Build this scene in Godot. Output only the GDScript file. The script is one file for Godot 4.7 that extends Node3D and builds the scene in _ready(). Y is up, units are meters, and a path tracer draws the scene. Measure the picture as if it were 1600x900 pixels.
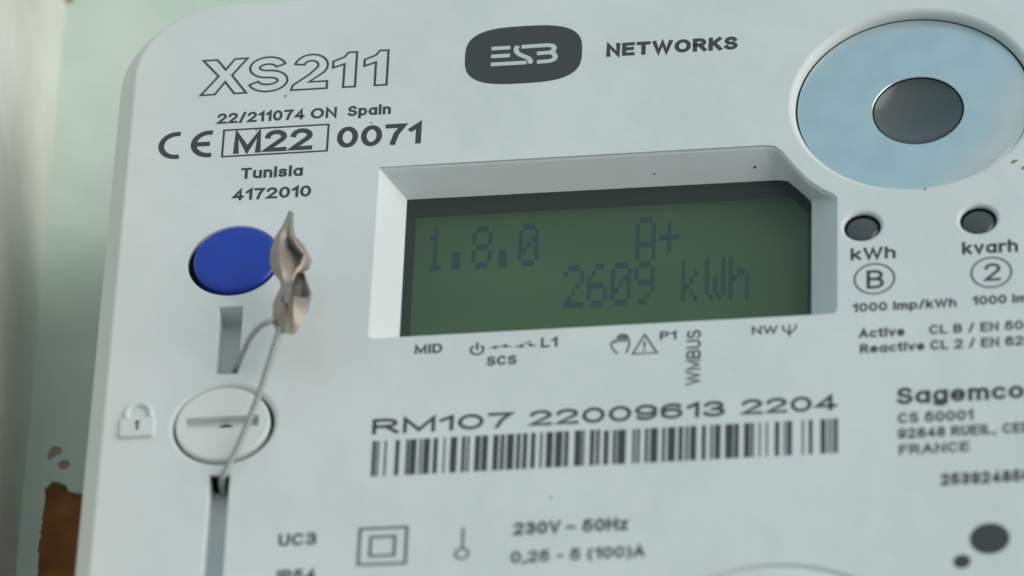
extends Node3D
# A wall-mounted electricity meter seen closely from below and slightly from the right. Lengths below are millimetres on the meter's face
# (x right, y up, z towards the viewer, origin in the middle of the face that is in view); MM turns them into metres.
const MM := 0.001
const SEGS := 64

var mat := {}
var meter: Node3D


func _ready() -> void:
	# ---- camera, sky, light, exposure ----
	var cam := Camera3D.new()
	cam.name = "camera"
	var lens := CameraAttributesPhysical.new()
	lens.frustum_focal_length = 289.27
	lens.exposure_aperture = 20.0
	lens.frustum_focus_distance = 0.966
	lens.frustum_near = 0.05
	lens.frustum_far = 400.0
	cam.attributes = lens
	cam.fov = 4.7508
	cam.near = 0.05
	cam.far = 400.0
	cam.rotation = Vector3(deg_to_rad(41.77518), deg_to_rad(8.22825), deg_to_rad(2.39245))
	cam.position = Vector3(100.5475, -627.6091, 695.3225) * MM
	add_child(cam)
	cam.current = true

	var sky_mat := ProceduralSkyMaterial.new()
	sky_mat.sky_top_color = Color(0.60, 0.72, 0.77)
	sky_mat.sky_horizon_color = Color(0.71, 0.80, 0.83)
	sky_mat.sky_curve = 0.2
	sky_mat.ground_bottom_color = Color(0.51, 0.545, 0.54)
	sky_mat.ground_horizon_color = Color(0.60, 0.64, 0.64)
	sky_mat.sun_angle_max = 1.0
	var sky := Sky.new()
	sky.sky_material = sky_mat
	var env := Environment.new()
	env.background_mode = Environment.BG_SKY
	env.sky = sky
	env.tonemap_mode = Environment.TONE_MAPPER_LINEAR
	env.background_energy_multiplier = 0.86
	env.tonemap_exposure = 1.3
	env.sdfgi_enabled = true
	env.ssao_enabled = true
	env.ssil_enabled = true
	var we := WorldEnvironment.new()
	we.name = "world_environment"
	we.environment = env
	add_child(we)

	var sun := DirectionalLight3D.new()
	sun.name = "sun"
	sun.light_color = Color(1.0, 0.995, 0.975)
	sun.light_energy = 0.5
	sun.light_angular_distance = 55.0
	sun.shadow_enabled = true
	sun.basis = Basis.looking_at(-Vector3(0.84, 0.12, 0.53).normalized())
	add_child(sun)

	make_materials()
	make_cabinet()
	make_meter()
	make_seal()


# ------------------------------------------------------------------ materials
func noise_tex(seed_: int, freq: float, lo: Color, hi: Color, size := 512, mid := 0.5, octaves := 4) -> NoiseTexture2D:
	var n := FastNoiseLite.new()
	n.seed = seed_
	n.noise_type = FastNoiseLite.TYPE_SIMPLEX_SMOOTH
	n.frequency = freq
	n.fractal_octaves = octaves
	var g := Gradient.new()
	g.offsets = PackedFloat32Array([0.0, mid, 1.0])
	g.colors = PackedColorArray([lo, lo.lerp(hi, 0.5), hi])
	var t := NoiseTexture2D.new()
	t.width = size
	t.height = size
	t.seamless = true
	t.noise = n
	t.color_ramp = g
	return t


func std(c: Color, rough: float, metal := 0.0, tex: Texture2D = null, scale_ := 20.0) -> StandardMaterial3D:
	var m := StandardMaterial3D.new()
	m.albedo_color = c.linear_to_srgb()
	m.roughness = rough
	m.metallic = metal
	if tex:
		m.albedo_texture = tex
		m.uv1_triplanar = true
		m.uv1_scale = Vector3.ONE * scale_
	return m


func bump(m: StandardMaterial3D, seed_: int, freq: float, strength: float) -> void:
	var n := FastNoiseLite.new()
	n.seed = seed_
	n.frequency = freq
	n.fractal_octaves = 3
	var t := NoiseTexture2D.new()
	t.width = 512
	t.height = 512
	t.seamless = true
	t.as_normal_map = true
	t.bump_strength = strength
	t.noise = n
	m.normal_enabled = true
	m.normal_texture = t
	m.normal_scale = 1.0


func make_materials() -> void:
	var grime := noise_tex(3, 0.006, Color(0.958, 0.965, 0.962), Color(1, 1, 1))
	mat.shell = std(Color(0.69, 0.735, 0.738), 0.5, 0.0, grime, 9.0)
	bump(mat.shell, 21, 0.02, 0.6)
	mat.screw = std(Color(0.71, 0.74, 0.73), 0.45, 0.0, grime, 15.0)
	mat.ink = std(Color(0.045, 0.055, 0.058), 0.7)
	mat.ink_soft = std(Color(0.11, 0.125, 0.128), 0.7)
	mat.logo_white = std(Color(0.55, 0.60, 0.60), 0.55)
	mat.dark = std(Color(0.006, 0.009, 0.008), 0.7)
	mat.blue = std(Color(0.010, 0.047, 0.41), 0.36, 0.0, noise_tex(5, 0.01, Color(0.93, 0.93, 0.95), Color(1, 1, 1)), 30.0)
	mat.lcd = std(Color(0.052, 0.098, 0.043), 0.75, 0.0, noise_tex(8, 0.008, Color(0.9, 0.92, 0.9), Color(1, 1, 1)), 12.0)
	mat.lcd_ink = std(Color(0.018, 0.040, 0.052), 0.75)
	mat.lcd.metallic_specular = 0.1
	mat.lcd_ink.metallic_specular = 0.1
	mat.dark.metallic_specular = 0.2
	mat.glass = std(Color(1, 1, 1), 0.03)
	mat.glass.metallic_specular = 0.24
	mat.glass.albedo_color = Color(0.9, 1.0, 0.95, 0.05)
	mat.glass.transparency = BaseMaterial3D.TRANSPARENCY_ALPHA
	mat.port = std(Color(0.62, 0.735, 0.735), 0.22, 0.7, noise_tex(9, 0.012, Color(0.93, 0.94, 0.97), Color(1, 1, 1)), 25.0)
	mat.smoked = std(Color(0.070, 0.092, 0.093), 0.26)
	mat.led = std(Color(0.06, 0.078, 0.078), 0.12)
	mat.lead = std(Color(0.37, 0.345, 0.31), 0.42, 0.5, noise_tex(11, 0.008, Color(0.86, 0.80, 0.76), Color(1, 1, 1)), 90.0)
	mat.wire = std(Color(0.36, 0.38, 0.37), 0.4, 0.4)
	mat.rust = std(Color(0.25, 0.10, 0.035), 0.9)
	mat.brown_grime = std(Color(0.05, 0.032, 0.02), 0.9)
	mat.speck = std(Color(0.03, 0.03, 0.03), 0.8)
	mat.green_paint = std(Color(0.60, 0.705, 0.63), 0.55, 0.0, noise_tex(13, 0.01, Color(0.93, 0.95, 0.95), Color(1, 1, 1)), 12.0)
	mat.white_paint = std(Color(0.70, 0.70, 0.655), 0.6, 0.0, noise_tex(14, 0.006, Color(0.9, 0.885, 0.86), Color(1, 1, 1)), 10.0)
	mat.wood = std(Color(0.36, 0.14, 0.026), 0.8, 0.0, noise_tex(15, 0.012, Color(0.72, 0.68, 0.62), Color(1, 1, 1)), 25.0)
	mat.primer = std(Color(0.40, 0.30, 0.25), 0.85)
	mat.grey_dirt = std(Color(0.17, 0.14, 0.10), 0.9, 0.0, noise_tex(16, 0.02, Color(0.7, 0.7, 0.7), Color(1, 1, 1)), 25.0)


# ------------------------------------------------------------------ nodes
func thing(called: String, label: String, category: String) -> Node3D:
	var o := Node3D.new()
	o.name = called
	add_child(o)
	o.set_meta("label", label)
	o.set_meta("category", category)
	return o


var used := {}
func numbered(parent: Node, called: String) -> String:
	var key := str(parent.get_instance_id()) + called
	used[key] = used.get(key, -1) + 1
	return called if used[key] == 0 else "%s_%03d" % [called, used[key]]


func part(called: String, st: SurfaceTool, m: Material, parent: Node3D, label := "") -> MeshInstance3D:
	var o := MeshInstance3D.new()
	o.name = numbered(parent, called)
	o.mesh = st.commit()
	o.material_override = m
	if label:
		o.set_meta("label", label)
	parent.add_child(o, true)
	return o


func begin() -> SurfaceTool:
	var st := SurfaceTool.new()
	st.begin(Mesh.PRIMITIVE_TRIANGLES)
	st.set_smooth_group(-1)
	return st


func tri(st: SurfaceTool, a: Vector3, b: Vector3, c: Vector3, hint: Vector3) -> void:
	var n := (a - c).cross(a - b)  # Godot's front face is clockwise
	if n.length_squared() < 1e-14:
		return
	if n.dot(hint) < 0.0:
		var t := b
		b = c
		c = t
	for p: Vector3 in [a, b, c]:
		st.add_vertex(p * MM)


func quad(st: SurfaceTool, a: Vector3, b: Vector3, c: Vector3, d: Vector3, hint: Vector3) -> void:
	tri(st, a, b, c, hint)
	tri(st, a, c, d, hint)


func flat(st: SurfaceTool, poly: PackedVector2Array, z: float, up := 1.0) -> void:
	var idx := Geometry2D.triangulate_polygon(poly)
	for i in range(0, idx.size(), 3):
		var a := poly[idx[i]]
		var b := poly[idx[i + 1]]
		var c := poly[idx[i + 2]]
		tri(st, Vector3(a.x, a.y, z), Vector3(b.x, b.y, z), Vector3(c.x, c.y, z), Vector3(0, 0, up))


# a flat sheet with holes, cut into upright strips through the middle of each hole so that no piece keeps a hole inside
func sheet(st: SurfaceTool, outline: PackedVector2Array, holes: Array, z: float) -> void:
	var box := bounds(outline)
	var cuts := [box.position.x - 1.0, box.end.x + 1.0]
	for h: PackedVector2Array in holes:
		cuts.append(bounds(h).get_center().x)
	cuts.sort()
	for i in cuts.size() - 1:
		var x0: float = cuts[i]
		var x1: float = cuts[i + 1]
		if x1 - x0 < 0.001:
			continue
		var pieces: Array = Geometry2D.intersect_polygons(outline, rect_poly(x0, x1, box.position.y - 1.0, box.end.y + 1.0))
		for h: PackedVector2Array in holes:
			var next := []
			for p: PackedVector2Array in pieces:
				next.append_array(Geometry2D.clip_polygons(p, h))
			pieces = next
		for p: PackedVector2Array in pieces:
			flat(st, p, z)


func bounds(p: PackedVector2Array) -> Rect2:
	var r := Rect2(p[0], Vector2.ZERO)
	for q in p:
		r = r.expand(q)
	return r


func rect_poly(x0: float, x1: float, y0: float, y1: float) -> PackedVector2Array:
	return PackedVector2Array([Vector2(x0, y0), Vector2(x1, y0), Vector2(x1, y1), Vector2(x0, y1)])


func circle(c: Vector2, r: float, n := SEGS) -> PackedVector2Array:
	var p := PackedVector2Array()
	for i in n:
		p.append(c + Vector2.from_angle(TAU * i / n) * r)
	return p


func round_rect(x0: float, x1: float, y0: float, y1: float, r: float, n := 10) -> PackedVector2Array:
	var p := PackedVector2Array()
	for k: Array in [[x1 - r, y1 - r, 0], [x0 + r, y1 - r, 1], [x0 + r, y0 + r, 2], [x1 - r, y0 + r, 3]]:
		for i in n + 1:
			p.append(Vector2(k[0], k[1]) + Vector2.from_angle(PI / 2 * (k[2] + float(i) / n)) * r)
	return p


func ring3(p: PackedVector2Array, z: float) -> PackedVector3Array:
	var out := PackedVector3Array()
	for q in p:
		out.append(Vector3(q.x, q.y, z))
	return out


# joins closed rings of equally many points; outwards is +1 for a body and -1 for the wall of a hole. Round ones are smoothed all over, others side by side.
func loft(st: SurfaceTool, rings: Array, outwards: float, round_ := true, base_group := 0) -> void:
	var c := Vector3.ZERO
	for p: Vector3 in rings[0]:
		c += p
	c /= rings[0].size()
	for k in rings.size() - 1:
		var a: PackedVector3Array = rings[k]
		var b: PackedVector3Array = rings[k + 1]
		var n := a.size()
		for i in n:
			var j := (i + 1) % n
			st.set_smooth_group(base_group if round_ else base_group + i)
			var mid := (a[i] + a[j] + b[i] + b[j]) / 4.0 - c
			mid.z = 0.0
			var up := 0.02 * mid.length() if (a[i] - b[i]).z > -1e-9 else 0.0
			quad(st, a[i], a[j], b[j], b[i], mid * outwards + Vector3(0, 0, up))


func turned(st: SurfaceTool, c: Vector2, profile: Array, outwards: float, n := SEGS) -> void:
	var rings := []
	for p: Array in profile:
		rings.append(ring3(circle(c, p[0], n), p[1]))
	loft(st, rings, outwards)


func done(st: SurfaceTool) -> SurfaceTool:
	st.generate_normals()
	return st


# ------------------------------------------------------------------ strokes and lettering
func ribbon(st: SurfaceTool, pts: PackedVector2Array, w: float, z: float, closed := false, square := false) -> void:
	var p := PackedVector2Array()
	for q in pts:
		if p.is_empty() or p[-1].distance_to(q) > 1e-4:
			p.append(q)
	if p.size() > 2 and p[0].distance_to(p[-1]) < 1e-3:
		closed = true
	if closed and p[0].distance_to(p[-1]) < 1e-3:
		p.remove_at(p.size() - 1)
	var n := p.size()
	if n < 2:
		return
	if square and not closed:
		p[0] += (p[0] - p[1]).normalized() * w / 2
		p[n - 1] += (p[n - 1] - p[n - 2]).normalized() * w / 2
	var l := PackedVector2Array()
	var r := PackedVector2Array()
	for i in n:
		var d0 := (p[i] - p[(i + n - 1) % n]).normalized() if closed or i > 0 else (p[1] - p[0]).normalized()
		var d1 := (p[(i + 1) % n] - p[i]).normalized() if closed or i < n - 1 else d0
		var n0 := d0.orthogonal()
		var m := (n0 + d1.orthogonal()).normalized()
		var k := clampf(1.0 / maxf(m.dot(n0), 0.3), 1.0, 2.4)
		l.append(p[i] + m * k * w / 2)
		r.append(p[i] - m * k * w / 2)
	for i in (n if closed else n - 1):
		var j := (i + 1) % n
		quad(st, v3(l[i], z), v3(l[j], z), v3(r[j], z), v3(r[i], z), Vector3.BACK)


func v3(p: Vector2, z: float) -> Vector3:
	return Vector3(p.x, p.y, z)


func xy(a: Array) -> PackedVector2Array:
	var p := PackedVector2Array()
	for i in range(0, a.size(), 2):
		p.append(Vector2(a[i], a[i + 1]))
	return p


# skeletons on a cap height of 1: width, then pen strokes («M» starts one, «A» is an arc cx cy rx ry from to)
const GLYPHS := {
	" ": [0.3, ""],
	"0": [0.52, "A .26 .5 .26 .5 0 360"], "1": [0.24, "M 0 .74 L .24 1 L .24 0"], "2": [0.52, "A .26 .73 .25 .27 172 -38 L 0 0 L .52 0"],
	"3": [0.5, "A .24 .75 .22 .25 165 -90 A .25 .26 .25 .26 90 -165"], "4": [0.54, "M .54 .26 L 0 .26 L .4 1 L .4 0"], "5": [0.5, "M .46 1 L .1 1 L .04 .52 A .24 .32 .26 .32 143 -160"],
	"6": [0.5, "A .25 .31 .25 .31 0 360 M .46 .86 A .27 .66 .27 .34 50 180 L 0 .31"], "7": [0.5, "M 0 1 L .5 1 L .28 .52 L .18 0"], "8": [0.5, "A .25 .76 .21 .24 0 360 A .25 .26 .25 .26 0 360"],
	"9": [0.5, "A .25 .69 .25 .31 0 360 M .04 .14 A .23 .34 .27 .34 230 360 L .5 .69"],
	"A": [0.62, "M 0 0 L .31 1 L .62 0 M .11 .34 L .51 .34"], "B": [0.52, "M 0 0 L 0 1 L .26 1 A .26 .76 .22 .24 90 -90 L 0 .52 M .26 .52 A .26 .26 .26 .26 90 -90 L 0 0"],
	"C": [0.58, "A .3 .5 .3 .5 42 318"], "D": [0.54, "M 0 0 L 0 1 L .22 1 A .22 .5 .32 .5 90 -90 L 0 0"], "E": [0.47, "M .47 0 L 0 0 L 0 1 L .47 1 M 0 .53 L .43 .53"], "F": [0.44, "M 0 0 L 0 1 L .44 1 M 0 .5 L .38 .5"],
	"H": [0.54, "M 0 0 L 0 1 M .54 0 L .54 1 M 0 .53 L .54 .53"], "I": [0.0, "M 0 0 L 0 1"], "K": [0.52, "M 0 0 L 0 1 M .48 1 L 0 .38 M .17 .6 L .52 0"], "L": [0.42, "M 0 1 L 0 0 L .42 0"],
	"M": [0.68, "M 0 0 L 0 1 L .34 .08 L .68 1 L .68 0"], "N": [0.54, "M 0 0 L 0 1 L .54 0 L .54 1"], "O": [0.68, "A .34 .5 .34 .5 0 360"], "P": [0.5, "M 0 0 L 0 1 L .25 1 A .25 .73 .25 .27 90 -90 L 0 .46"],
	"R": [0.54, "M 0 0 L 0 1 L .26 1 A .26 .74 .25 .26 90 -90 L 0 .48 M .27 .48 L .54 0"], "S": [0.52, "A .26 .75 .23 .25 20 270 A .26 .25 .26 .25 90 -160"], "T": [0.54, "M 0 1 L .54 1 M .27 1 L .27 0"],
	"U": [0.52, "M 0 1 L 0 .28 A .26 .28 .26 .28 180 360 L .52 1"], "V": [0.6, "M 0 1 L .3 0 L .6 1"], "W": [0.9, "M 0 1 L .23 0 L .45 .95 L .67 0 L .9 1"], "X": [0.56, "M 0 0 L .56 1 M 0 1 L .56 0"],
	"a": [0.48, "A .24 .35 .24 .35 0 360 M .48 .7 L .48 0"], "c": [0.44, "A .25 .35 .25 .35 45 315"], "e": [0.48, "M .02 .36 L .48 .36 A .24 .35 .24 .35 0 320"],
	"g": [0.48, "A .24 .35 .24 .35 0 360 M .48 .7 L .48 -.05 A .24 -.05 .24 .2 0 -155"], "h": [0.43, "M 0 1 L 0 0 M 0 .45 A .215 .46 .215 .24 180 0 L .43 0"], "i": [0.0, "M 0 0 L 0 .7 M 0 .96 L 0 1"],
	"k": [0.42, "M 0 1 L 0 0 M .39 .7 L 0 .26 M .14 .42 L .42 0"], "m": [0.74, "M 0 .7 L 0 0 M 0 .45 A .185 .47 .185 .23 180 0 L .37 0 M .37 .45 A .555 .47 .185 .23 180 0 L .74 0"],
	"n": [0.43, "M 0 .7 L 0 0 M 0 .45 A .215 .46 .215 .24 180 0 L .43 0"], "o": [0.5, "A .25 .35 .25 .35 0 360"], "p": [0.48, "A .24 .35 .24 .35 0 360 M 0 .7 L 0 -.3"], "r": [0.26, "M 0 .7 L 0 0 M 0 .42 A .25 .42 .25 .28 180 80"],
	"s": [0.42, "A .21 .53 .19 .17 20 270 A .21 .18 .21 .18 90 -160"], "t": [0.26, "M .12 .95 L .12 .08 L .26 .02 M 0 .7 L .26 .7"], "u": [0.43, "M 0 .7 L 0 .24 A .215 .24 .215 .24 180 360 L .43 .7 M .43 .3 L .43 0"],
	"v": [0.44, "M 0 .7 L .22 0 L .44 .7"], "z": [0.4, "M 0 .7 L .4 .7 L 0 0 L .42 0"],
	"/": [0.3, "M 0 -.04 L .3 1.04"], ",": [0.06, "M .06 .02 L 0 -.16"], "-": [0.26, "M 0 .4 L .26 .4"], "~": [0.45, "M 0 .34 A .12 .4 .12 .1 180 0 A .35 .4 .1 .1 180 360"],
	"(": [0.18, "A .4 .4 .4 .72 130 230"], ")": [0.18, "A -.22 .4 .4 .72 50 -50"],
}


func strokes(path: String) -> Array:
	var out := []
	var cur := PackedVector2Array()
	var t := path.split(" ", false)
	var i := 0
	while i < t.size():
		if t[i] == "M" or t[i] == "L":
			if t[i] == "M":
				if cur.size():
					out.append(cur)
				cur = PackedVector2Array()
			cur.append(Vector2(t[i + 1].to_float(), t[i + 2].to_float()))
			i += 3
		else:
			var f := []
			for k in range(1, 7):
				f.append(t[i + k].to_float())
			if absf(f[5] - f[4]) > 359.0 and cur.size():
				out.append(cur)
				cur = PackedVector2Array()
			var n := int(ceil(absf(f[5] - f[4]) / 10.0))
			for k in n + 1:
				var a := deg_to_rad(lerpf(f[4], f[5], float(k) / n))
				cur.append(Vector2(f[0] + f[2] * cos(a), f[1] + f[3] * sin(a)))
			if absf(f[5] - f[4]) > 359.0:
				out.append(cur)
				cur = PackedVector2Array()
			i += 7
	if cur.size():
		out.append(cur)
	return out


# a line of lettering fitted to its width; x, y is the left end of its baseline
func letters(st: SurfaceTool, text: String, x: float, y: float, width: float, cap: float, weight: float, z := 0.02, turn := 0.0) -> void:
	var w := weight * cap
	var natural := 0.0
	var solid := 0.0
	for i in text.length():
		natural += GLYPHS[text[i]][0]
		if text[i] != " ":
			solid += w
		if i:
			natural += 0.1
	var sx := (width - solid) / natural
	var pen := 0.0
	for ch in text:
		var k := 0
		for s: PackedVector2Array in strokes(GLYPHS[ch][1]):
			var q := PackedVector2Array()
			for p in s:
				q.append(Vector2(pen + w / 2 + p.x * sx, w / 2 + p.y * (cap - w)).rotated(turn) + Vector2(x, y))
			ribbon(st, q, w, z + 0.004 * k, false, true)
			k += 1
		pen += GLYPHS[ch][0] * sx + 0.1 * sx + (w if ch != " " else 0.0)


func line(called: String, strokes_: Array, w: float, m: Material = null, z := 0.02, square := false, parent: Node3D = null) -> void:
	var st := begin()
	for i in strokes_.size():
		ribbon(st, strokes_[i], w, z + 0.004 * i, false, square)
	part(called, done(st), m if m else mat.ink, parent if parent else meter)


# ------------------------------------------------------------------ the cabinet behind
func ragged(p: PackedVector2Array, amount: float, seed_: int, step := 0.4) -> PackedVector2Array:
	var rng := RandomNumberGenerator.new()
	rng.seed = seed_
	var out := PackedVector2Array()
	for i in p.size():
		var a := p[i]
		var b := p[(i + 1) % p.size()]
		var n := maxi(1, int(a.distance_to(b) / step)) if a.distance_to(b) < 30.0 else 1
		for k in n:
			var q := a.lerp(b, float(k) / n)
			out.append(q + Vector2(rng.randf_range(-1, 1), rng.randf_range(-1, 1)) * amount)
	return out


func make_cabinet() -> void:
	var board := thing("backing_board", "pale green painted wooden board behind the meter, paint chipped off at its lower left", "board")
	var z := -45.0
	var st := begin()
	var o := ring3(rect_poly(-78, 150, -160, 150), z - 0.5)
	loft(st, [o, ring3(rect_poly(-78, 150, -160, 150), z - 18.0)], 1.0, false)
	st.set_smooth_group(-1)
	flat(st, rect_poly(-78, 150, -160, 150), z - 0.5)
	part("wooden_panel", done(st), mat.wood, board, "bare dark brown wood under the chipped paint")
	# the paint: a film with its chips broken out of it
	var big := ragged(xy([-72.3, -60, -72.25, -9, -72.5, -3, -72.3, 2.7, -72.4, 7.2, -71.5, 8.3, -70.2, 8.0, -69.4, 7.5, -69.0, 6.5, -68.2, 6.2, -67.2, 5.9, -64.0, 5.0, -60, 2.0, -55, -8.0, -54, -60]), 0.16, 5)
	var chip_a := ragged(xy([-72.6, 13.2, -72.2, 14.6, -71.5, 15.1, -70.6, 14.5, -70.5, 13.7, -71.4, 13.1, -72.0, 12.4]), 0.14, 6)
	var chip_b := ragged(xy([-70.9, 11.6, -70.3, 12.3, -69.4, 12.2, -69.0, 11.2, -69.6, 10.4, -70.5, 10.6]), 0.12, 7)
	st = begin()
	sheet(st, rect_poly(-78, 150, -160, 150), [big, chip_a, chip_b], z)
	for h: PackedVector2Array in [big, chip_a, chip_b]:
		loft(st, [ring3(h, z), ring3(h, z - 0.5)], -1.0, false, 10)
	part("paint_film", done(st), mat.green_paint, board)
	for h: PackedVector2Array in [chip_a, chip_b]:
		st = begin()
		flat(st, grow(h, 0.3), z - 0.25)
		part("old_primer", done(st), mat.primer, board)

	var wall := thing("cabinet_side", "whitish painted side of the meter cabinet at the far left", "wall")
	st = begin()
	var xt := -77.3
	var xb := -73.4
	quad(st, Vector3(xt, 150, z), Vector3(xt, 150, 40), Vector3(xb, -160, 40), Vector3(xb, -160, z), Vector3.RIGHT)
	quad(st, Vector3(xt, 150, 40), Vector3(xt - 18, 150, 40), Vector3(xb - 18, -160, 40), Vector3(xb, -160, 40), Vector3.BACK)
	quad(st, Vector3(xt - 18, 150, z), Vector3(xt - 18, 150, 40), Vector3(xb - 18, -160, 40), Vector3(xb - 18, -160, z), Vector3.LEFT)
	quad(st, Vector3(xt, 150, z), Vector3(xt, 150, 40), Vector3(xt - 18, 150, 40), Vector3(xt - 18, 150, z), Vector3.UP)
	part("painted_panel", done(st), mat.white_paint, wall)

	var nail := thing("nail_head", "small rusty nail head in the upper left corner of the cabinet", "nail")
	st = begin()
	turned(st, Vector2(-76.2, 104.6), [[0.02, z + 0.7], [0.45, z + 0.6], [0.75, z + 0.35], [0.8, z]], 1.0, 20)
	part("round_head", done(st), mat.rust, nail)


# ------------------------------------------------------------------ the meter
func slot_poly(a: Array) -> PackedVector2Array:
	return xy(a)


func make_meter() -> void:
	meter = thing("electricity_meter", "pale grey electricity meter with green display, blue button and printed barcode", "meter")
	var btn := Vector2(-38.67, 7.86)
	var scr := Vector2(-38.3, -21.72)
	var port := Vector2(54.75, 31.1)
	var led := [Vector2(47.62, 7.87), Vector2(63.37, 7.98)]
	var cover := Vector2(35.6, -71.9)
	var lcd_out := xy([-18.95, 23.55, 34.2, 23.6, 35.5, 23.35, 36.5, 22.3, 38.06, 19.72, 40.0, 16.85, 42.2, 14.75, 43.5, 13.9, 43.95, 13.3, 43.95, -7.0, 43.6, -7.5, -18.7, -7.5, -19.1, -7.2])
	var lcd_in := xy([-15.75, 21.1, 35.6, 20.9, 36.3, 20.8, 37.1, 20.6, 38.2, 19.3, 39.4, 17.8, 40.2, 16.7, 40.32, 16.5, 40.4, 16.1, 40.42, -6.3, 40.4, -6.5, -15.7, -6.5, -15.74, -6.4])
	var slot_a := xy([-40.25, -0.55, -36.8, -0.6, -36.75, -12.85, -40.1, -12.75])
	var slot_b := xy([-39.8, -30.5, -36.85, -30.7, -36.7, -56.0, -39.7, -56.0])
	var x0 := -54.5
	var x1 := 92.0
	var y0 := -104.0
	var y1 := 56.6
	var rc := 12.5
	var st := begin()
	var outline := round_rect(x0, x1, y0, y1, rc)
	sheet(st, outline, [grow(lcd_out, 0.3), circle(btn, 6.55), circle(scr, 7.5), circle(port, 17.3), circle(led[0], 3.0), circle(led[1], 3.0), circle(cover, 21.2), slot_a, slot_b], 0.0)
	# rounded rim and slanting sides
	var rings := []
	for p: Array in [[0.0, 0.0], [0.22, -0.03], [0.45, -0.16], [0.6, -0.4], [2.75, -2.9], [2.95, -3.6], [3.0, -41.0]]:
		var e: float = p[0]
		rings.append(ring3(round_rect(x0 - e, x1 + e, y0 - e, y1 + e, rc + e), p[1]))
	loft(st, [rings[0], rings[1], rings[2], rings[3]], 1.0, true, 1)
	loft(st, [rings[3], rings[4]], 1.0, true, 2)
	loft(st, [rings[4], rings[5], rings[6]], 1.0, true, 3)
	# walls of the two wire slots
	loft(st, [ring3(slot_a, 0), ring3(inset_x(slot_a, 0.12), -0.2), ring3(inset_x(slot_a, 0.2), -3.9)], -1.0, false, 10)
	st.set_smooth_group(-1)
	flat(st, slot_a, -3.8)
	loft(st, [ring3(slot_b, 0), ring3(inset_x(slot_b, 0.12), -0.2), ring3(inset_x(slot_b, 0.2), -3.4)], -1.0, false, 20)
	st.set_smooth_group(-1)
	flat(st, slot_b, -3.3)
	part("front_cover", done(st), mat.shell, meter)
	st = begin()
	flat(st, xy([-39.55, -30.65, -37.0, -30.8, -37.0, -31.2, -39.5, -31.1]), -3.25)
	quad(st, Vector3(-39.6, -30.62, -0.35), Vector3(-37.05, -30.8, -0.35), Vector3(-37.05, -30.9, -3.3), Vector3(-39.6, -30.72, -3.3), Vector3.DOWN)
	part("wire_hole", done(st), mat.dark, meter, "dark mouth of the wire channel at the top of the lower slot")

	make_display(lcd_out, lcd_in)
	make_port(port)

	# blue push button in its dark well
	st = begin()
	turned(st, btn, [[6.55, 0.0], [6.42, -0.05], [6.35, -0.2], [6.35, -2.0]], -1.0)
	var well := part("button_well", done(st), mat.shell, meter)
	st = begin()
	turned(st, btn, [[6.33, -0.75], [6.0, -0.8], [5.2, -0.85]], -1.0)
	part("gap", done(st), mat.dark, well)
	st = begin()
	turned(st, btn + Vector2(0.3, 0.12), [[0.001, 0.42], [3.5, 0.42], [5.35, 0.4], [5.62, 0.35], [5.8, 0.22], [5.88, 0.0], [5.9, -1.5]], 1.0)
	part("blue_button", done(st), mat.blue, meter)

	make_screw(scr)

	# the two pulse lights
	for c: Vector2 in led:
		st = begin()
		turned(st, c, [[3.0, 0.0], [2.82, -0.05], [2.62, -0.2], [2.52, -0.45], [2.5, -1.6]], -1.0, 40)
		var w := part("pulse_light", done(st), mat.shell, meter)
		st = begin()
		turned(st, c, [[0.001, -0.3], [1.0, -0.36], [1.8, -0.55], [2.25, -0.8], [2.42, -1.1]], 1.0, 40)
		part("dark_lens", done(st), mat.led, w)
		st = begin()
		turned(st, c, [[2.49, -0.55], [2.45, -1.5]], -1.0, 40)
		part("collar", done(st), mat.dark, w)

	# round blanking cover at the foot of the picture
	st = begin()
	turned(st, cover, [[21.2, 0.0], [21.05, -0.1], [21.0, -0.5], [20.2, -0.5]], -1.0, 128)
	turned(st, cover, [[0.001, 0.0], [20.4, 0.0], [20.55, -0.05], [20.6, -0.5]], 1.0, 128)
	part("round_cover", done(st), mat.shell, meter)

	make_padlock()
	make_print()


func grow(p: PackedVector2Array, by: float) -> PackedVector2Array:
	var c := bounds(p).get_center()
	var n := p.size()
	var out := PackedVector2Array()
	for i in n:
		var n0 := (p[i] - p[(i + n - 1) % n]).normalized().orthogonal()
		var n1 := (p[(i + 1) % n] - p[i]).normalized().orthogonal()
		var m := (n0 + n1).normalized()
		if m.dot(p[i] - c) * by < 0.0 and absf(by) > 0.0:
			m = -m
		out.append(p[i] + m * absf(by) / maxf(absf(m.dot(n0)), 0.5))
	return out


func inset_x(p: PackedVector2Array, by: float) -> PackedVector2Array:
	var c := bounds(p).get_center()
	var out := PackedVector2Array()
	for q in p:
		out.append(Vector2(q.x - signf(q.x - c.x) * by, q.y - signf(q.y - c.y) * by * 0.3))
	return out


const DOTS := {
	"1": ["00100", "01100", "00100", "00100", "00100", "00100", "01110"], ".": ["00000", "00000", "00000", "00000", "01100", "01100", "01100"],
	"8": ["01110", "10001", "10001", "01110", "10001", "10001", "01110"], "0": ["01110", "10001", "10011", "10101", "11001", "10001", "01110"],
	"A": ["01110", "10001", "10001", "10001", "11111", "10001", "10001"], "+": ["00000", "00100", "00100", "11111", "00100", "00100", "00000"],
	"2": ["01110", "10001", "00001", "00010", "00100", "01000", "11111"], "6": ["00110", "01000", "10000", "11110", "10001", "10001", "01110"],
	"9": ["01110", "10001", "10001", "01111", "00001", "00010", "01100"], "k": ["10000", "10000", "10010", "10100", "11000", "10100", "10010"],
	"W": ["10001", "10001", "10001", "10101", "10101", "10101", "01010"], "h": ["10000", "10000", "10110", "11001", "10001", "10001", "10001"],
	",": ["00000", "00000", "00000", "00000", "01100", "00100", "01000"],
}


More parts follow.
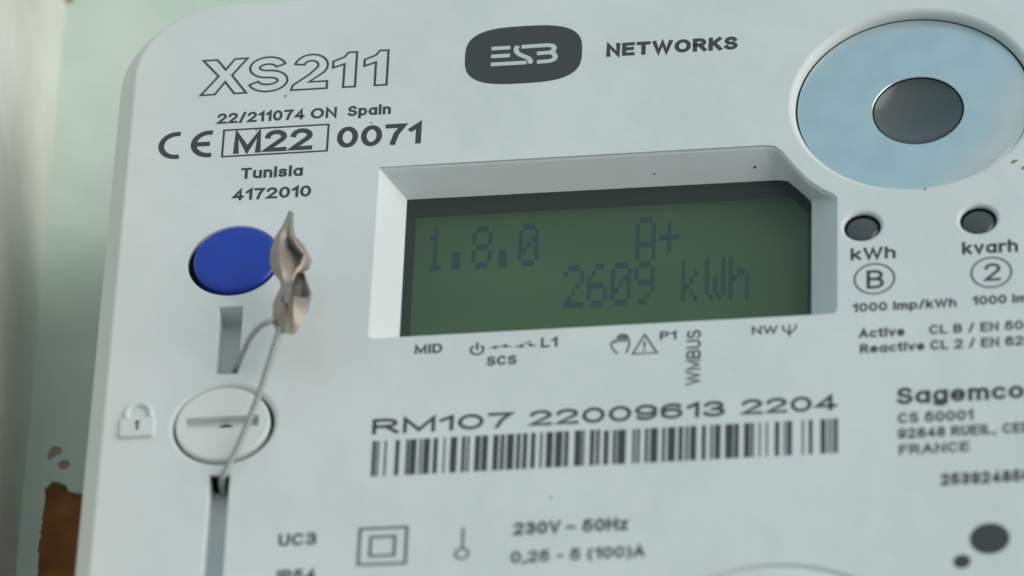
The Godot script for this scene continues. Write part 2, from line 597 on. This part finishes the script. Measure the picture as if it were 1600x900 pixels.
func make_display(lcd_out: PackedVector2Array, lcd_in: PackedVector2Array) -> void:
	var st := begin()
	loft(st, [ring3(grow(lcd_out, 0.3), 0.0), ring3(grow(lcd_out, 0.25), -0.24)], -1.0, false, 80)
	loft(st, [ring3(grow(lcd_out, 0.25), -0.24), ring3(lcd_out, -0.42)], -1.0, false, 10)
	loft(st, [ring3(lcd_out, -0.42), ring3(lcd_in, -4.0)], -1.0, false, 40)
	var window := part("display_window", done(st), mat.shell, meter)
	st = begin()
	loft(st, [ring3(lcd_in, -4.0), ring3(grow(lcd_in, 0.15), -4.3), ring3(grow(lcd_in, 0.15), -7.6)], -1.0, false, 10)
	st.set_smooth_group(-1)
	flat(st, grow(lcd_in, 0.15), -7.55)
	part("dark_frame", done(st), mat.dark, window)
	st = begin()
	flat(st, grow(lcd_in, 0.02), -4.05)
	part("glass_pane", done(st), mat.glass, window)
	st = begin()
	flat(st, xy([-14.9, 20.7, 37.9, 20.7, 39.55, 18.4, 39.55, -6.4, -14.9, -6.4]), -7.45)
	part("liquid_crystal_panel", done(st), mat.lcd, window, "green reflective display panel")
	var pitch := 3.245
	var dot_w := 0.56
	var dot_h := 1.13
	for row: Array in [["1.8.0    A+", -13.38, 10.6], ["      2609 kWh", -13.43, 2.4]]:
		var text: String = row[0]
		for i in text.length():
			if text[i] == " ":
				continue
			st = begin()
			for r in 7:
				for c in 5:
					if DOTS[text[i]][r][c] == "1":
						var x: float = row[1] + i * pitch + c * dot_w
						var y: float = row[2] + (6 - r) * dot_h
						flat(st, rect_poly(x + 0.008, x + dot_w - 0.008, y + 0.01, y + dot_h - 0.01), -7.43)
			part("display_character", done(st), mat.lcd_ink, window)
	# dirt specks on the upper bevel
	for s: Array in [[18.76, 22.0, 0.15], [32.69, 22.1, 0.2]]:
		st = begin()
		var p := Vector3(s[0], s[1], 0)
		var zz: float = -0.38 - (23.55 - s[1]) / 2.55 * 3.58
		for i in 10:
			var a := TAU * i / 10
			var b := TAU * (i + 1) / 10
			var d := Vector3(0, 2.55, 3.72).normalized()
			var nn := Vector3(0, -3.72, 2.55).normalized() * 0.06
			var base := Vector3(p.x, p.y, zz)
			tri(st, base + nn, base + nn * 0.4 + (Vector3.RIGHT * cos(a) + d * sin(a)) * s[2], base + nn * 0.4 + (Vector3.RIGHT * cos(b) + d * sin(b)) * s[2], nn)
		part("dirt_speck", done(st), mat.speck, window)


func make_port(c: Vector2) -> void:
	var st := begin()
	turned(st, c, [[17.3, 0.0], [17.0, -0.08], [16.7, -0.32], [16.45, -0.75], [16.38, -1.5]], -1.0, 128)
	var port := part("optical_port", done(st), mat.shell, meter)
	st = begin()
	turned(st, c, [[16.39, -1.35], [16.05, -1.6], [15.5, -1.6]], -1.0, 128)
	part("dark_gap", done(st), mat.dark, port)
	st = begin()
	loft(st, [ring3(circle(c + Vector2(0.55, -1.15), 6.42, 128), -1.2), ring3(circle(c, 16.0, 128), -1.2)], 1.0)
	turned(st, c, [[16.0, -1.2], [16.12, -1.25], [16.16, -1.6]], 1.0, 128)
	turned(st, c + Vector2(0.55, -1.15), [[6.42, -1.195], [6.3, -1.26], [6.26, -2.6]], -1.0, 96)
	part("blue_metal_disc", done(st), mat.port, port, "bluish satin metal disc")
	var l := c + Vector2(0.55, -1.15)
	st = begin()
	turned(st, l, [[6.28, -1.25], [6.2, -1.5], [6.05, -1.55]], -1.0, 96)
	part("lens_seat", done(st), mat.dark, port)
	st = begin()
	var prof := []
	for i in 17:
		var t := i / 16.0
		prof.append([maxf(6.1 * sin(t * PI / 2), 0.001), -1.35 - 1.5 * pow(cos(t * PI / 2), 1.6)])
	turned(st, l, prof, 1.0, 96)
	part("smoked_lens", done(st), mat.smoked, port, "dark grey domed lens")


func make_screw(c: Vector2) -> void:
	var st := begin()
	turned(st, c, [[7.5, 0.0], [7.25, -0.06], [7.0, -0.22], [6.86, -0.5], [6.82, -2.2]], -1.0)
	var well := part("seal_screw_well", done(st), mat.shell, meter)
	st = begin()
	turned(st, c, [[6.81, -0.7], [6.3, -0.8]], -1.0)
	part("gap", done(st), mat.brown_grime, well)
	st = begin()
	var d := c + Vector2(-0.16, 0.06)
	var slot := xy([-43.5, -20.45, -33.55, -20.5, -33.55, -22.45, -43.3, -22.5])
	sheet(st, circle(d, 6.15), [slot], 0.12)
	turned(st, d, [[6.15, 0.12], [6.3, 0.07], [6.39, -0.06], [6.42, -1.5]], 1.0)
	loft(st, [ring3(slot, 0.12), ring3(slot, -1.15)], -1.0, false, 10)
	st.set_smooth_group(-1)
	flat(st, slot, -1.1)
	var screw := part("seal_screw", done(st), mat.screw, meter, "round plastic screw with a straight slot")
	st = begin()
	var hole := PackedVector2Array()
	for i in 25:
		var a := PI * i / 24.0
		hole.append(Vector2(-38.15 + 1.1 * cos(a), -21.75 + 0.85 * sin(a)))
	flat(st, hole, -1.08)
	part("slot_hole", done(st), mat.dark, screw)


func make_padlock() -> void:
	var st := begin()
	var body := round_rect(-52.45, -47.6, -23.45, -19.95, 0.45, 6)
	loft(st, [ring3(body, 0.0), ring3(body, 0.3)], 1.0, true, 1)
	loft(st, [ring3(body, 0.3), ring3(grow(body, -0.2), 0.5)], 1.0, true, 2)
	st.set_smooth_group(-1)
	flat(st, round_rect(-52.25, -47.8, -23.25, -20.15, 0.3, 6), 0.5)
	# shackle: half a ring with a rounded section
	var c := Vector2(-50.0, -19.35)
	st.set_smooth_group(3)
	var rows := []
	for i in 25:
		var a := PI * i / 24.0
		var row := []
		for k in 9:
			var b := PI * k / 8.0
			row.append(v3(c + Vector2(cos(a), sin(a) * 1.12) * (1.65 + 0.42 * cos(b)), 0.5 * sin(b)))
		rows.append(row)
	for s: float in [-1.0, 1.0]:
		var row := []
		for k in 9:
			var b := PI * k / 8.0
			row.append(v3(c + Vector2(s * (1.65 + 0.42 * cos(b)), -0.7), 0.5 * sin(b)))
		if s > 0:
			rows.push_front(row)
		else:
			rows.append(row)
	for i in rows.size() - 1:
		for k in 8:
			quad(st, rows[i][k], rows[i][k + 1], rows[i + 1][k + 1], rows[i + 1][k], Vector3(0, 0, 1))
	var lock := part("padlock_emblem", done(st), mat.shell, meter, "raised padlock symbol")
	st = begin()
	var key := circle(Vector2(-50.0, -21.05), 0.36, 16)
	flat(st, key, 0.52)
	flat(st, xy([-50.17, -21.2, -49.83, -21.2, -49.75, -22.4, -50.15, -22.4]), 0.525)
	part("keyhole", done(st), mat.ink_soft, lock)


# text, x, baseline, width, cap height, weight
const LINES := [
	["22/211074", -42.55, 33.78, 12.34, 1.98, 0.195], ["ON", -29.36, 33.74, 3.69, 2.02, 0.195], ["Spain", -24.14, 33.82, 6.08, 1.96, 0.195],
	["M22", -39.94, 27.88, 11.11, 4.15, 0.190], ["0071", -25.42, 27.88, 11.82, 3.98, 0.190], ["Tunisia", -38.58, 23.01, 8.69, 2.08, 0.195], ["4172010", -39.52, 19.03, 10.97, 2.11, 0.195],
	["NETWORKS", 11.90, 42.43, 18.43, 2.54, 0.235], ["MID", -12.90, -11.06, 3.78, 1.70, 0.205], ["L1", 4.25, -11.08, 2.25, 1.78, 0.195], ["SCS", -3.03, -13.82, 4.07, 1.66, 0.205],
	["P1", 20.34, -10.87, 2.25, 1.54, 0.205], ["NW", 32.74, -10.82, 3.51, 1.50, 0.195], ["kWh", 46.03, 1.63, 6.12, 2.23, 0.190], ["B", 48.18, -3.67, 2.37, 3.34, 0.14],
	["kvarh", 61.11, 1.60, 7.56, 2.30, 0.190], ["2", 64.04, -3.42, 2.24, 3.17, 0.14], ["1000 imp/kWh", 46.28, -7.75, 13.97, 1.60, 0.205], ["1000 imp/kvarh", 62.39, -7.62, 15.11, 1.61, 0.205],
	["Active", 47.13, -12.44, 6.15, 1.69, 0.205], ["CL B / EN 50470-3", 56.55, -12.43, 18.79, 1.66, 0.195], ["Reactive", 47.27, -15.17, 8.65, 1.66, 0.205], ["CL 2 / EN 62053-23", 56.66, -15.22, 19.90, 1.70, 0.195],
	["Sagemcom", 52.12, -24.54, 20.00, 2.97, 0.2], ["CS 50001", 52.25, -27.86, 9.97, 1.84, 0.195], ["92848 RUEIL, CEDEX", 52.23, -30.52, 20.2, 1.78, 0.195], ["FRANCE", 52.38, -33.31, 9.30, 1.77, 0.195],
	["253924850", 57.83, -38.96, 11.90, 2.08, 0.205], ["RM107", -18.07, -24.99, 18.92, 2.73, 0.195], ["22009613", 3.08, -24.96, 26.20, 2.75, 0.195], ["2204", 31.46, -24.93, 12.75, 2.70, 0.195],
	["UC3", -29.72, -43.64, 5.12, 2.14, 0.195], ["IP54", -29.60, -49.87, 5.18, 2.18, 0.195], ["230V", 1.54, -43.76, 6.23, 2.17, 0.195], ["~", 8.48, -43.71, 1.35, 2.08, 0.15], ["50Hz", 10.69, -43.81, 6.03, 2.19, 0.195],
	["0,25 - 5 (100)A", 1.31, -48.52, 17.70, 2.02, 0.195],
]
const BARS := [
	-17.88, -17.39, -17.19, -16.98, -16.22, -15.98, -14.76, -14.24, -13.32, -12.96, -12.81, -11.95, -11.52, -11.25, -11.00, -10.15, -9.66, -9.09, -8.29, -8.09, -7.37, -6.51, -5.85, -5.37, -5.11, -4.83,
	-4.08, -3.37, -3.14, -2.37, -1.65, -0.94, -0.65, -0.14, 0.20, 1.12, 1.49, 2.00, 2.34, 2.92, 3.43, 4.00, 4.66, 4.95, 5.48, 6.34, 6.68, 7.62, 7.91, 8.45, 9.27, 10.19, 10.36, 10.58, 11.33, 11.90, 12.18, 12.61,
]
const BARS_RIGHT := [
	13.18, 13.80, 14.40, 14.80, 15.02, 16.08, 17.02, 17.35, 17.62, 17.96, 18.67, 19.07, 19.38, 20.35, 20.97, 21.35, 21.71, 22.70, 23.13, 23.70, 24.07, 24.41, 24.69, 25.49, 26.25, 26.76, 27.39, 27.68, 27.96, 28.72,
	29.37, 30.37, 30.56, 31.16, 31.87, 32.63, 32.83, 33.15, 33.85, 34.05, 34.79, 34.99, 35.98, 36.52, 37.17, 37.37, 37.59, 38.21, 39.57, 39.78, 40.48, 40.93, 42.03, 42.68, 42.97, 43.15, 43.39, 43.57, 43.81, 44.29,
]


func make_print() -> void:
	for t: Array in LINES:
		var st := begin()
		letters(st, t[0], t[1], t[2], t[3], t[4], t[5] + 0.008)
		part("printed_lettering", done(st), mat.ink, meter)
	var up := begin()
	letters(up, "WMBUS", 25.9, -19.2, 9.8, 1.95, 0.17, 0.02, PI / 2)
	part("printed_lettering", done(up), mat.ink, meter)
	make_outlined_number()
	# conformity mark: two arcs
	var arc := func(c: Vector2, r: float, a: float, b: float) -> PackedVector2Array:
		var p := PackedVector2Array()
		for i in 33:
			p.append(c + Vector2.from_angle(deg_to_rad(lerpf(a, b, i / 32.0))) * r)
		return p
	line("conformity_mark", [arc.call(Vector2(-48.0, 30.12), 2.17, 78, 282), arc.call(Vector2(-43.45, 30.08), 2.14, 78, 282), xy([-45.3, 30.08, -43.3, 30.08])], 0.82)
	line("printed_box", [xy([-41.45, 32.5, -26.72, 32.5, -26.72, 27.48, -41.45, 27.48, -41.45, 32.5])], 0.3)
	line("double_square_symbol", [xy([-18.9, -41.35, -12.65, -41.4, -12.65, -47.6, -18.9, -47.45, -18.9, -41.35])], 0.44, mat.ink_soft)
	line("double_square_symbol", [xy([-17.4, -42.85, -14.2, -42.88, -14.2, -46.1, -17.4, -46.1, -17.4, -42.85])], 0.44, mat.ink_soft)
	line("thermometer_symbol", [xy([-5.15, -42.0, -5.15, -45.4]), circle(Vector2(-5.18, -46.45), 0.85, 24) + PackedVector2Array([Vector2(-4.33, -46.45)])], 0.36, mat.ink_soft)
	line("power_symbol", [arc.call(Vector2(-4.4, -10.85), 0.85, 125, 415), xy([-4.4, -9.55, -4.4, -10.9])], 0.32)
	line("switch_symbol", [xy([-2.75, -10.62, -1.92, -10.62]), xy([-1.95, -10.6, -0.72, -10.34]), xy([-0.75, -10.55, 0.33, -10.61])], 0.16)
	line("switch_symbol", [xy([0.77, -10.64, 1.6, -10.66]), xy([1.6, -10.6, 2.82, -9.69]), xy([2.6, -10.35, 3.0, -10.62, 3.63, -10.67])], 0.18)
	for c: Vector2 in [Vector2(-1.92, -10.6), Vector2(-0.55, -10.45), Vector2(1.62, -10.62), Vector2(2.85, -10.5)]:
		var st := begin()
		flat(st, circle(c, 0.3, 16), 0.035)
		part("switch_contact", done(st), mat.ink, meter)
	line("hand_symbol", [xy([14.68, -12.94, 13.97, -11.97, 13.73, -11.04, 14.03, -10.6, 14.4, -11.0]), xy([14.38, -10.9, 14.70, -9.8, 15.21, -9.45, 15.91, -9.75, 16.19, -10.52, 16.21, -11.56, 15.85, -12.91]), xy([14.9, -10.9, 15.0, -9.75]), xy([15.35, -10.8, 15.35, -9.6]), xy([15.75, -10.9, 15.7, -9.8])], 0.26)
	line("warning_triangle_symbol", [xy([18.29, -9.75, 20.0, -13.1, 16.7, -13.1, 18.29, -9.75])], 0.26)
	line("warning_triangle_symbol", [xy([18.28, -10.9, 18.28, -12.0]), xy([18.28, -12.3, 18.28, -12.65])], 0.3)
	line("aerial_symbol", [xy([36.9, -9.36, 37.0, -10.2, 37.8, -10.95, 38.55, -10.2, 38.7, -9.36]), xy([37.80, -9.37, 37.80, -11.5])], 0.26)
	for c: Vector2 in [Vector2(49.25, -1.9), Vector2(65.0, -1.9)]:
		line("printed_ring", [circle(c, 2.68, 48) + PackedVector2Array([c + Vector2(2.68, 0)])], 0.27)
	for d: Array in [[64.09, -48.38, 2.62], [60.44, -52.02, 1.15]]:
		var st := begin()
		flat(st, circle(Vector2(d[0], d[1]), d[2], 48), 0.02)
		part("printed_dot", done(st), mat.ink, meter)
	# bar code
	var st := begin()
	for i in range(0, BARS.size(), 2):
		flat(st, rect_poly(BARS[i] - 0.03, BARS[i + 1] + 0.03, -32.38, -26.15), 0.02)
	for i in range(0, BARS_RIGHT.size(), 2):
		flat(st, rect_poly(BARS_RIGHT[i] - 0.03, BARS_RIGHT[i + 1] + 0.03, -32.4, -26.4), 0.02)
	part("bar_code", done(st), mat.ink, meter)
	# logo: a rounded dark badge with its letters
	st = begin()
	var badge := PackedVector2Array()
	for i in 96:
		var a := TAU * i / 96.0
		badge.append(Vector2(0.25 + 8.25 * signf(cos(a)) * pow(absf(cos(a)), 0.66), 43.8 + 5.55 * signf(sin(a)) * pow(absf(sin(a)), 0.66)))
	flat(st, badge, 0.02)
	var logo := part("logo_badge", done(st), mat.ink, meter)
	line("logo_lettering", [xy([-4.31, 45.28, -1.65, 45.28]), xy([-4.31, 43.76, -1.65, 43.76]), xy([-4.31, 42.2, 0.7, 42.2]), xy([-0.66, 45.5, -0.84, 44.85, -0.66, 44.2, -0.20, 43.72, 0.44, 43.36, 1.05, 42.95, 1.3, 42.4, 1.1, 41.95]),
		xy([-0.06, 45.28, 3.81, 45.3, 4.34, 45.12, 4.58, 44.7, 4.45, 44.18, 4.03, 43.86, 2.14, 43.82]), xy([4.03, 43.86, 4.6, 43.49, 4.77, 42.98, 4.58, 42.5, 3.99, 42.2, 2.19, 42.16])], 0.7, mat.logo_white, 0.045, false, logo)
	# rust specks and a few specks of dirt
	for s: Array in [[68.35, 18.2, 0.22, 1], [68.7, 18.35, 0.15, 1], [68.1, 18.0, 0.14, 1], [69.6, 16.9, 0.25, 1], [56.2, 14.0, 0.16, 1], [-33.13, 38.44, 0.14, 1], [-20.74, 32.3, 0.1, 0], [-36.9, 32.2, 0.1, 0], [6.4, -37.6, 0.1, 0]]:
		st = begin()
		var p := ragged(circle(Vector2(s[0], s[1]), s[2], 9), s[2] * 0.25, int(s[0] * 10) + 900)
		flat(st, p, 0.05)
		loft(st, [ring3(p, 0.05), ring3(grow(p, 0.03), 0.0)], 1.0)
		part("rust_speck" if s[3] == 1 else "dirt_speck", done(st), mat.rust if s[3] == 1 else mat.speck, meter)


# the large outlined type number: each figure is a closed outline drawn as a thin band
func make_outlined_number() -> void:
	var b := 39.5
	var h := 6.7
	var w := 0.33
	var band := func(p: PackedVector2Array, th: float) -> PackedVector2Array:
		var l := PackedVector2Array()
		var r := PackedVector2Array()
		for i in p.size():
			var d0 := (p[i] - p[maxi(i - 1, 0)]).normalized() if i else (p[1] - p[0]).normalized()
			var d1 := (p[mini(i + 1, p.size() - 1)] - p[i]).normalized() if i < p.size() - 1 else d0
			var m := (d0.orthogonal() + d1.orthogonal()).normalized()
			var k := minf(1.0 / maxf(m.dot(d0.orthogonal()), 0.3), 2.6)
			l.append(p[i] + m * k * th / 2)
			r.append(p[i] - m * k * th / 2)
		r.reverse()
		return l + r
	var arc := func(cx: float, cy: float, rx: float, ry: float, a: float, e: float) -> PackedVector2Array:
		var p := PackedVector2Array()
		for i in 25:
			var t := deg_to_rad(lerpf(a, e, i / 24.0))
			p.append(Vector2(cx + rx * cos(t), b + cy + ry * sin(t)))
		return p
	var outlines := []
	outlines.append(xy([-45.2, b, -43.2, b, -41.85, b + 2.35, -40.45, b, -38.75, b, -40.95, b + 3.55, -38.9, b + h, -40.7, b + h, -41.9, b + 4.7, -43.2, b + h, -45.2, b + h, -42.85, b + 3.5]))
	outlines.append(band.call(arc.call(-35.9, 4.7, 1.85, 1.3, 12, 268) + arc.call(-35.75, 2.05, 2.05, 1.35, 90, -168), 1.35))
	var two: PackedVector2Array = arc.call(-29.75, 4.6, 1.7, 1.4, 170, -38)
	var two_out: PackedVector2Array = arc.call(-29.75, 4.5, 2.35, 2.2, 168, -40) + xy([-29.9, b + 1.4, -27.35, b + 1.4, -27.35, b, -32.4, b, -32.2, b + 0.9, -29.9, b + 2.9])
	var inner: PackedVector2Array = arc.call(-29.75, 4.6, 1.0, 0.9, -40, 168)
	two_out.append_array(inner)
	outlines.append(two_out)
	for x: float in [-23.35, -18.9]:
		outlines.append(xy([x, b, x, b + h, x - 1.2, b + h, x - 1.75, b + h - 0.85, x - 3.3, b + h - 1.6, x - 3.3, b + h - 2.85, x - 1.68, b + h - 2.2, x - 1.68, b]))
	for o: PackedVector2Array in outlines:
		o.append(o[0])
		line("outlined_figure", [o], w)


# ------------------------------------------------------------------ the seal
func V(x: float, y: float, z: float) -> Vector3:
	return Vector3(x, y, z)


func make_seal() -> void:
	var seal := thing("wire_seal", "crumpled metal security seal hanging on twisted wire in front of the meter", "seal")
	# the folded flag, rows from its tip downwards
	var rows := [
		[V(-30.14, 10.11, 7.00), V(-29.98, 9.93, 7.15), V(-29.83, 9.81, 7.20), V(-29.70, 9.76, 7.15), V(-29.61, 9.87, 6.90)],
		[V(-30.82, 7.47, 7.10), V(-30.39, 7.22, 7.60), V(-30.03, 7.20, 7.60), V(-29.66, 7.08, 7.70), V(-29.43, 7.28, 7.20)],
		[V(-31.82, 5.10, 7.20), V(-30.90, 4.66, 8.00), V(-30.12, 4.91, 7.40), V(-29.49, 4.68, 8.00), V(-29.06, 5.10, 7.50)],
		[V(-32.23, 2.79, 7.20), V(-30.91, 2.14, 8.20), V(-29.62, 3.80, 6.25), V(-28.65, 2.89, 7.70), V(-27.79, 3.51, 7.20)],
		[V(-32.27, 0.89, 7.10), V(-30.70, -0.10, 8.20), V(-28.56, 2.55, 5.85), V(-27.58, 1.54, 7.30), V(-26.67, 1.22, 6.80)],
		[V(-31.88, -0.91, 7.00), V(-30.38, -1.69, 8.00), V(-28.78, 0.85, 6.10), V(-27.99, 0.20, 7.00), V(-27.06, -0.32, 6.60)],
		[V(-30.80, -2.42, 6.90), V(-30.12, -2.89, 7.50), V(-29.58, -2.42, 7.20), V(-29.15, -1.75, 6.80), V(-28.61, -1.05, 6.50)],
		[V(-30.48, -3.82, 6.50), V(-30.01, -4.39, 7.10), V(-29.63, -4.48, 7.30), V(-29.31, -4.19, 7.20), V(-29.13, -2.88, 6.50)],
	]
	var st := begin()
	var g := []
	for r: Array in rows:
		var fine := []
		for i in r.size() - 1:
			for k in 3:
				fine.append(r[i].lerp(r[i + 1], k / 3.0))
		fine.append(r[-1])
		g.append(fine)
	var back := V(0.05, 0.12, -0.45)
	for i in g.size() - 1:
		var n: int = g[i].size()
		for k in n - 1:
			st.set_smooth_group(10 + k / 3)
			quad(st, g[i][k], g[i][k + 1], g[i + 1][k + 1], g[i + 1][k], V(0.1, -0.5, 0.85))
			st.set_smooth_group(1)
			quad(st, g[i][k] + back, g[i][k + 1] + back, g[i + 1][k + 1] + back, g[i + 1][k] + back, V(-0.1, 0.5, -0.85))
		st.set_smooth_group(2)
		quad(st, g[i][0], g[i + 1][0], g[i + 1][0] + back, g[i][0] + back, Vector3.LEFT)
		st.set_smooth_group(3)
		quad(st, g[i][n - 1], g[i + 1][n - 1], g[i + 1][n - 1] + back, g[i][n - 1] + back, Vector3.RIGHT)
	part("seal_flag", done(st), mat.lead, seal)
	# the crimped sleeve under it, rings from its open mouth downwards
	var rings := [
		[V(-30.46, -3.28, 6.80), V(-29.62, -3.82, 7.60), V(-28.90, -3.27, 7.70), V(-28.45, -7.05, 8.20), V(-26.31, -7.07, 7.60), V(-26.25, -5.15, 6.60), V(-27.82, 0.40, 5.20), V(-29.21, 0.15, 5.20)],
		[V(-31.43, -6.34, 6.80), V(-30.16, -7.38, 8.00), V(-29.10, -8.16, 8.40), V(-28.33, -9.71, 8.40), V(-26.58, -8.92, 7.50), V(-26.66, -7.54, 6.20), V(-27.98, -4.93, 5.20), V(-30.20, -4.19, 5.20)],
		[V(-31.49, -9.56, 6.40), V(-30.29, -10.93, 7.60), V(-29.23, -11.56, 8.10), V(-28.14, -11.61, 7.80), V(-27.30, -10.91, 7.20), V(-27.46, -9.49, 6.00), V(-28.53, -7.79, 5.20), V(-30.45, -7.65, 5.20)],
		[V(-30.82, -11.15, 6.20), V(-30.13, -12.13, 7.00), V(-29.42, -12.80, 7.50), V(-28.59, -12.76, 7.20), V(-28.15, -12.33, 6.80), V(-28.31, -11.38, 6.00), V(-29.19, -10.62, 5.60), V(-30.24, -10.55, 5.60)],
	]
	st = begin()
	var outer := []
	var inner := []
	for r: Array in rings:
		var c := Vector3.ZERO
		for q: Vector3 in r:
			c += q / r.size()
		var o := PackedVector3Array()
		var n := PackedVector3Array()
		for q: Vector3 in r:
			o.append(q)
			n.append(c + (q - c) * 0.86 + V(0, 0.05, 0))
		outer.append(o)
		inner.append(n)
	for k in 3:
		loft(st, [outer[k], outer[k + 1]], 1.0, false, 10)
	for i in range(3, 7):
		var j := (i + 1) % 8
		st.set_smooth_group(60)
		quad(st, outer[0][i], outer[0][j], inner[0][j], inner[0][i], V(0, 0.8, 0.6))
	st.set_smooth_group(61)
	for i in range(1, 7):
		tri(st, outer[3][0], outer[3][i], outer[3][i + 1], Vector3.DOWN)
	part("crimped_sleeve", done(st), mat.lead, seal)
	wire(seal, [V(-31.0, -9.2, 6.2), V(-31.6, -10.0, 7.0), V(-33.02, -10.34, 6.5), V(-34.52, -10.83, 5.0), V(-35.66, -11.29, 3.0), V(-36.78, -11.33, 0.5), V(-37.70, -11.05, -1.5), V(-38.2, -11.0, -3.6)], 0.42)
	wire(seal, [V(-29.9, -10.8, 6.6), V(-30.38, -12.31, 7.0), V(-32.77, -20.03, 4.5), V(-35.49, -26.73, 2.0), V(-37.3, -30.7, 0.9), V(-37.85, -31.6, 0.3), V(-38.1, -31.7, -1.2), V(-38.15, -31.4, -3.4)], 0.46)


func wire(parent: Node3D, pts: Array, r: float) -> void:
	var c := Curve3D.new()
	for i in pts.size():
		var a: Vector3 = pts[maxi(i - 1, 0)]
		var b: Vector3 = pts[mini(i + 1, pts.size() - 1)]
		var t := (b - a) / 6.0
		c.add_point(pts[i], -t, t)
	c.bake_interval = 0.1
	var length := c.get_baked_length()
	for s in 2:
		var st := begin()
		st.set_smooth_group(0)
		var rows := []
		var n := int(length / 0.16)
		for i in n + 1:
			var d := length * i / n
			var o := c.sample_baked(d)
			var fw := (c.sample_baked(minf(d + 0.1, length)) - c.sample_baked(maxf(d - 0.1, 0.0))).normalized()
			var u := fw.cross(Vector3(0.3, 0.2, 1)).normalized()
			var v := fw.cross(u)
			var a := d * 4.2 + PI * s
			var m := o + (u * cos(a) + v * sin(a)) * r * 0.2
			var row := []
			for k in 9:
				var q := TAU * k / 8.0
				row.append(m + (u * cos(q) + v * sin(q)) * r * 0.82)
			rows.append([m, row])
		for i in n:
			for k in 8:
				var p0: Vector3 = rows[i][1][k]
				var p1: Vector3 = rows[i][1][k + 1]
				var p2: Vector3 = rows[i + 1][1][k + 1]
				var p3: Vector3 = rows[i + 1][1][k]
				quad(st, p0, p1, p2, p3, (p0 + p1) / 2 - rows[i][0])
		part("wire_strand", done(st), mat.wire, parent)
